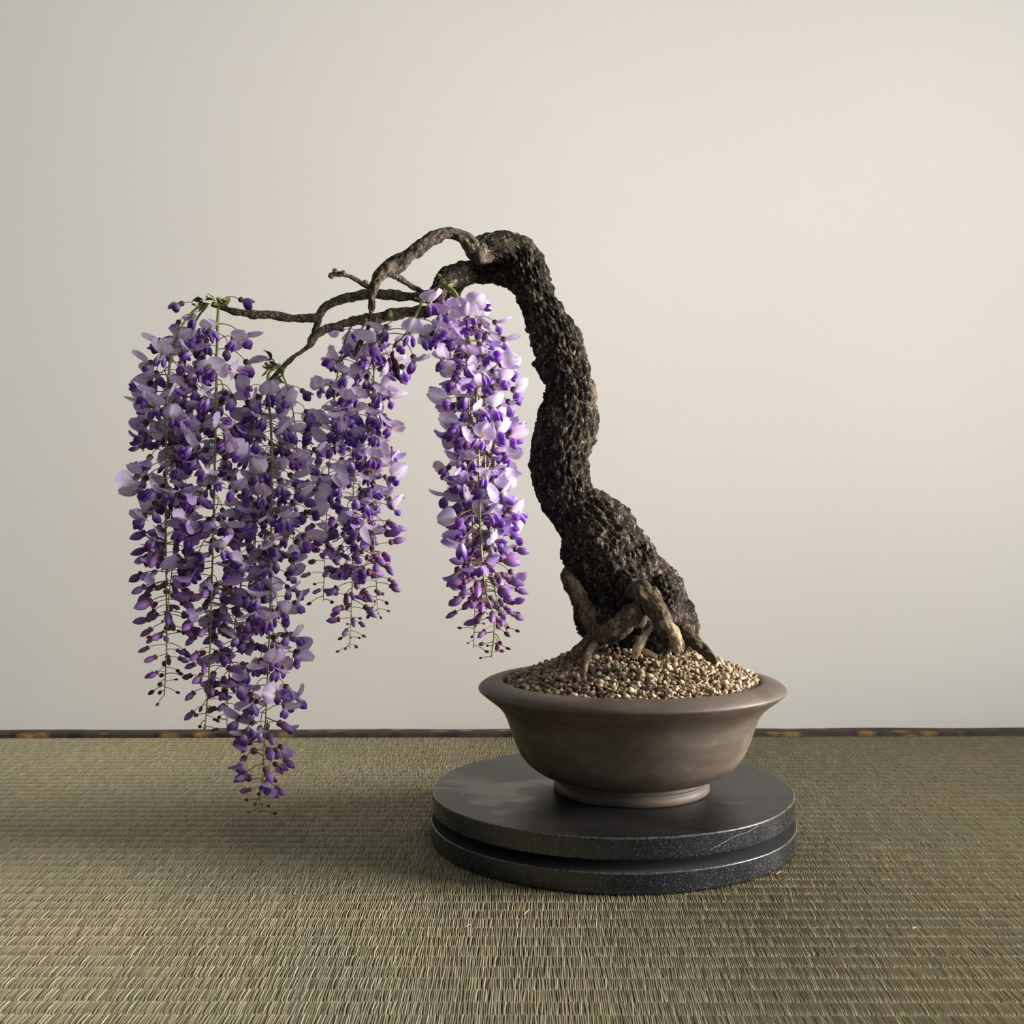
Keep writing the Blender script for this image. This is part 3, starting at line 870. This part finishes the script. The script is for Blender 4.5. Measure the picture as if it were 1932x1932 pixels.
placed = []          # (raceme object, base, azimuth, tilt, roll, scale, kind, variant, tint)
def raceme(pts, count, t_open, t_half, Rs=1.0, start=.05, r0=1.9, tone=1.0, seed=0, bias=None, sm=.93):
    """pts: (px,py,Y); flowers set spirally along a hanging green stalk"""
    ctl = np.array([P(*p) for p in pts])
    n = 90
    c = catmull(ctl, n)
    rad = np.linspace(r0, r0 * .38, n) * mm * .5
    V, F = sweep(c, rad, 8)
    o = link('flower_raceme', make_mesh('raceme_stalk', V, tri_fix(F), M_STALK), tree, TB)
    rr = random.Random(seed + 5)
    az = rr.uniform(0, 6.28)
    for i in range(count):
        t = start + (1 - start) * ((i + .5) / count) ** .97
        t = min(.999, max(0, t + rr.uniform(-.4, .4) / count))
        f = t * (n - 1); k = min(int(f), n - 2); b = c[k] + (c[k + 1] - c[k]) * (f - k)
        az += 2.39996 + rr.uniform(-.35, .35)
        a = az if bias is None else bias + rr.uniform(-1.5, 1.5)
        tj = t + rr.uniform(-.04, .04)
        if tj < t_open: kind = 'open' if rr.random() > .13 else 'half'
        elif tj < t_half: kind = 'half' if rr.random() < .45 else 'bud'
        elif tj < sm: kind = 'bud'
        else: kind = 'small'
        s = Rs * rr.uniform(.88, 1.12)
        if kind == 'bud': s *= 1.16 - .52 * max(0, (t - t_half) / (1 - t_half + 1e-6))
        if kind == 'small': s *= rr.uniform(.75, 1.0)
        if t < .08 and start < .1: s *= .9
        tilt = rr.uniform(-.38, .55) if kind in ('open', 'half') else rr.uniform(-.2, .35)
        g = tone * rr.uniform(.84, 1.08)
        hue = rr.uniform(-.05, .05)
        tint = (g * (1 + hue), g * (1 - abs(hue)), g * (1 - hue * .4))
        placed.append((o, b, a, tilt, rr.gauss(0, .65), s, kind, rr.randrange(KINDS[kind]), tint))
    return o

def single_flower(o, px, py, Y, az_deg, tilt, s, kind='open', var=0, tint=(1, 1, 1), roll=0):
    placed.append((o, P(px, py, Y), math.radians(az_deg), tilt, roll, s, kind, var, tint))

# left pair of long clusters
R1 = raceme([(385, 572, .853), (362, 590, .848), (340, 622, .842), (326, 660, .838), (318, 710, .836), (314, 800, .835), (313, 900, .835), (313, 1000, .835), (314, 1120, .836), (314, 1230, .837), (310, 1312, .838)], 118, .60, .70, 1.0, .10, 2.4, seed=1)
R1b = raceme([(392, 575, .858), (370, 605, .866), (352, 660, .872), (345, 760, .876), (337, 860, .877), (332, 960, .877), (326, 1060, .877), (318, 1130, .877), (312, 1195, .877)], 70, .60, .70, .98, .12, 2.0, tone=.95, seed=2)
R2 = raceme([(432, 583, .857), (422, 569, .854), (414, 563, .850), (411, 600, .843), (409, 680, .836), (407, 780, .832), (405, 880, .831), (403, 980, .831), (400, 1090, .832), (397, 1200, .834), (393, 1290, .836), (387, 1372, .838)], 124, .58, .70, 1.0, .09, 2.5, seed=3)
# centre clusters with the lowest tip
R3 = raceme([(528, 692, .864), (508, 702, .858), (505, 740, .850), (511, 800, .844), (513, 900, .842), (512, 1000, .842), (511, 1100, .842), (508, 1200, .843), (504, 1300, .844), (499, 1400, .845), (494, 1480, .846), (489, 1532, .847)], 150, .78, .88, .96, .06, 2.3, seed=4)
R3b = raceme([(524, 700, .866), (500, 730, .872), (485, 790, .876), (484, 870, .878), (487, 950, .878), (478, 1030, .876), (455, 1100, .872), (441, 1200, .868), (430, 1300, .866), (428, 1390, .866)], 112, .72, .86, .96, .08, 2.0, tone=.95, seed=5)
R3c = raceme([(530, 700, .868), (545, 740, .874), (556, 800, .878), (560, 880, .880), (556, 960, .880), (552, 1040, .880)], 18, .95, .99, .95, .25, 1.6, tone=.8, seed=12)
# rear cluster
R4a = raceme([(700, 600, .895), (688, 612, .915), (676, 640, .935), (672, 720, .945), (669, 820, .948), (667, 920, .950), (666, 1020, .950), (664, 1120, .950), (660, 1224, .950)], 112, .64, .76, 1.0, .10, 2.0, tone=1.0, seed=6)
R4b = raceme([(720, 598, .895), (716, 620, .915), (708, 660, .935), (704, 740, .945), (703, 840, .948), (703, 940, .950), (706, 1030, .950), (710, 1100, .950), (713, 1160, .950)], 92, .70, .82, 1.0, .10, 1.9, tone=1.0, seed=7)
R4c = raceme([(668, 606, .892), (652, 640, .915), (638, 700, .935), (628, 780, .945), (622, 860, .948), (617, 950, .950), (613, 1040, .950), (610, 1135, .950)], 52, .58, .70, 1.0, .28, 1.7, tone=.95, seed=8)
# right-hand cluster before the trunk
R5a = raceme([(838, 540, .835), (858, 552, .826), (874, 590, .816), (886, 650, .808), (896, 720, .803), (901, 800, .801), (904, 900, .800), (906, 1000, .800), (911, 1070, .800), (917, 1120, .800), (932, 1160, .800), (932, 1200, .800), (927, 1240, .800)], 120, .66, .76, .98, .07, 3.0, tone=1.06, seed=9)
R5b = raceme([(848, 545, .838), (880, 588, .832), (902, 638, .828), (914, 700, .826), (914, 800, .826), (916, 900, .826), (922, 1000, .826), (930, 1090, .826), (942, 1150, .826), (956, 1190, .826)], 100, .72, .82, .98, .045, 2.4, tone=1.06, seed=10)
R5c = raceme([(845, 545, .838), (868, 600, .836), (882, 700, .834), (886, 820, .834), (890, 950, .834), (894, 1060, .834), (896, 1150, .834), (893, 1222, .834)], 70, .68, .80, .95, .16, 1.8, tone=1.0, seed=11)
R6 = raceme([(802, 562, .832), (790, 584, .824), (776, 612, .818), (762, 634, .813), (746, 648, .810)], 2, .95, 1, 1.0, .15, 2.6, tone=1.08, seed=13)
for (px, py, Y, az, tl, vv, rl) in ((790, 584, .824, -70, -.5, 0, .2), (772, 618, .817, -75, .0, 3, -.2), (769, 623, .816, 188, -.05, 5, .3), (763, 632, .8135, 205, .05, 7, .2), (774, 614, .8175, -40, .3, 11, .2), (755, 641, .8115, -35, .5, 2, .1), (782, 600, .821, -10, .25, 9, 0)):
    single_flower(R6, px, py, Y, az, tl, 1.05, 'open', vv, (1.04, 1.02, 1.05), rl)
# withered flowers at the tops
for (o_, px, py, Y, az, tl, vv) in ((R1, 372, 580, .848, 190, -.5, 0), (R1, 360, 596, .846, 160, -.1, 1), (R2, 418, 568, .845, 10, -.3, 2), (R1, 380, 590, .842, -100, .2, 3), (R1, 385, 606, .840, -70, .2, 0), (R2, 404, 610, .838, 200, .1, 1),
                                    (R3c, 542, 735, .873, -20, -.1, 2), (R3c, 552, 780, .877, -10, .2, 3), (R3c, 558, 832, .879, -40, .2, 0), (R3c, 555, 800, .878, 10, .3, 1), (R3c, 548, 758, .875, 30, .3, 2), (R1, 330, 640, .838, 185, -.2, 1)):
    single_flower(o_, px, py, Y, az, tl, .95, 'wilt', vv, (1, 1, 1.05))

def mat_of(p):
    o, b, a, tilt, roll, s, kind, var, tint = p
    return Matrix.Translation(Vector(b)) @ Matrix.Rotation(a, 4, 'Z') @ Matrix.Rotation(tilt, 4, 'Y') @ Matrix.Rotation(roll, 4, 'X') @ Matrix.Scale(s, 4)

# the 300 flowers that show largest and the buds are pieces of their own, the rest one mass
flw = [i for i, p in enumerate(placed) if p[6] in ('open', 'half', 'wilt')]
bud = [i for i, p in enumerate(placed) if p[6] in ('bud', 'small')]
def show(i):
    p = placed[i]
    front = -math.sin(p[2])                     # faces the camera (towards -y)
    side = abs(math.cos(p[2]))
    hidden = -.6 if p[0] in (R1b, R3b, R5c, R3c) else 0.0
    return front + .55 * side + hidden + (2 if p[6] == 'wilt' or p[0] == R6 else 0) - (.15 if p[0] in (R4a, R4b, R4c) else 0)
own = set(sorted(flw, key=lambda i: -show(i))[:300]) | set(sorted(bud, key=lambda i: -show(i))[:300])
SV, SF, SC, off = [], [], [], 0
for i, p in enumerate(placed):
    M = mat_of(p)
    if i in own:
        o = link('bud' if i in bud else 'flower', VME[(p[6], p[7])], p[0])
        o.matrix_basis = M
        o.color = (*p[8], 1)
    else:
        V, F, C = VAR[(p[6], p[7])]
        A = np.array(M)
        SV.append(V @ A[:3, :3].T + A[:3, 3]); SF.append(F + off); off += len(V); SC.append(np.clip(C * np.array(p[8]), 0, 1))
o = link('blossom_mass', make_mesh('blossom_mass', np.vstack(SV), np.vstack(SF), M_PETAL, True, np.vstack(SC)), tree, TB)
tag(o, kind='stuff')

# young leaves at the head of each cluster
def leaf_mesh(seed):
    r = np.random.default_rng(seed)
    nu, nv = 5, 8
    u = np.linspace(-1, 1, nu); v = np.linspace(0, 1, nv)
    L, W = r.uniform(6, 10) * mm, r.uniform(1.2, 2.2) * mm
    w = W * np.sin(np.pi * v ** .8) + .15 * mm; w[-1] = .1 * mm
    V = np.zeros((nv, nu, 3))
    V[:, :, 0] = (v * L)[:, None] ; V[:, :, 1] = u[None, :] * w[:, None]
    V[:, :, 2] = (.35 * np.abs(u)[None, :] * w[:, None]) + (np.sin(v * 2.2) * r.uniform(-2, 3) * mm)[:, None] + r.normal(0, .25 * mm, (nv, nu))
    i = np.arange(nv - 1)[:, None] * nu; j = np.arange(nu - 1)[None, :]
    F = np.stack([i + j, i + j + 1, i + nu + j + 1, i + nu + j], -1).reshape(-1, 4)
    return make_mesh('young_leaf', V.reshape(-1, 3), F, M_LEAF)
LM = [leaf_mesh(k) for k in range(5)]
for (px, py, Y, cnt, sp) in ((392, 572, .852, 16, 20), (420, 576, .852, 9, 12), (512, 694, .860, 12, 12), (524, 708, .860, 9, 10), (512, 680, .862, 5, 8), (840, 540, .836, 9, 10), (850, 572, .834, 6, 14), (868, 575, .83, 4, 10), (798, 568, .83, 5, 8), (694, 604, .893, 5, 10), (716, 640, .90, 4, 10), (735, 604, .88, 4, 10)):
    for k in range(cnt):
        o = link('young_leaf', LM[k % 5], tree, TB)
        b = P(px + random.uniform(-sp, sp), py + random.uniform(-sp * .4, sp * .4), Y + random.uniform(-.006, .006))
        s_ = random.uniform(.7, 1.35)
        o.matrix_basis = Matrix.Translation(Vector(b)) @ Matrix.Rotation(random.uniform(0, 6.28), 4, 'Z') @ Matrix.Rotation(random.uniform(-.9, .7), 4, 'Y') @ Matrix.Rotation(random.uniform(-1, 1), 4, 'X') @ Matrix.Scale(s_, 4)

# ------------------------------------------------------------------ loose fibres
def fibre(name, pts, r, label, cat, group):
    c = catmull(np.array(pts), 16)
    c0 = c.mean(0); c = c - c0
    V, F = sweep(c, np.full(16, r), 6)
    o = link(name, make_mesh(name, V, tri_fix(F), M_STRAW)); o.location = tuple(c0)
    tag(o, label, cat, group)
def G(px, py, z=.0004):
    d = CAM_R @ np.array([(px - CX) / FPX, -(py - CY) / FPX, -1.0])
    return np.array([0, 0, CAM_H]) + d * ((z - CAM_H) / d[2])
for pts in ([(352, 1654), (360, 1650), (370, 1652)], [(880, 1748), (884, 1745), (888, 1744)], [(988, 1725), (993, 1721), (998, 1716)], [(1465, 1649), (1472, 1645), (1482, 1646)], [(1722, 1752), (1728, 1749), (1732, 1750)]):
    fibre('straw_fibre', [G(*q) for q in pts], .00022, 'short pale straw fibre lying loose on the tatami mat', 'straw', 'loose straw fibres on the tatami')
def S(px, py):
    lo_, hi = .76, .95
    for _ in range(30):
        y_ = (lo_ + hi) / 2; p = P(px, py, y_)
        if p[2] > mound(p[0], p[1]) + .0022: lo_ = y_
        else: hi = y_
    return P(px, py, lo_)
for pts in ([(1268, 1278), (1290, 1290), (1312, 1292), (1326, 1284)], [(1330, 1284), (1338, 1272), (1350, 1270), (1356, 1280)], [(1348, 1262), (1358, 1274), (1352, 1288)], [(1160, 1300), (1166, 1292), (1164, 1284)]):
    fibre('dry_rootlet', [S(*q) for q in pts], .00028, 'thin dry curled rootlet lying on the gravel', 'rootlet', 'dry rootlets on the gravel')
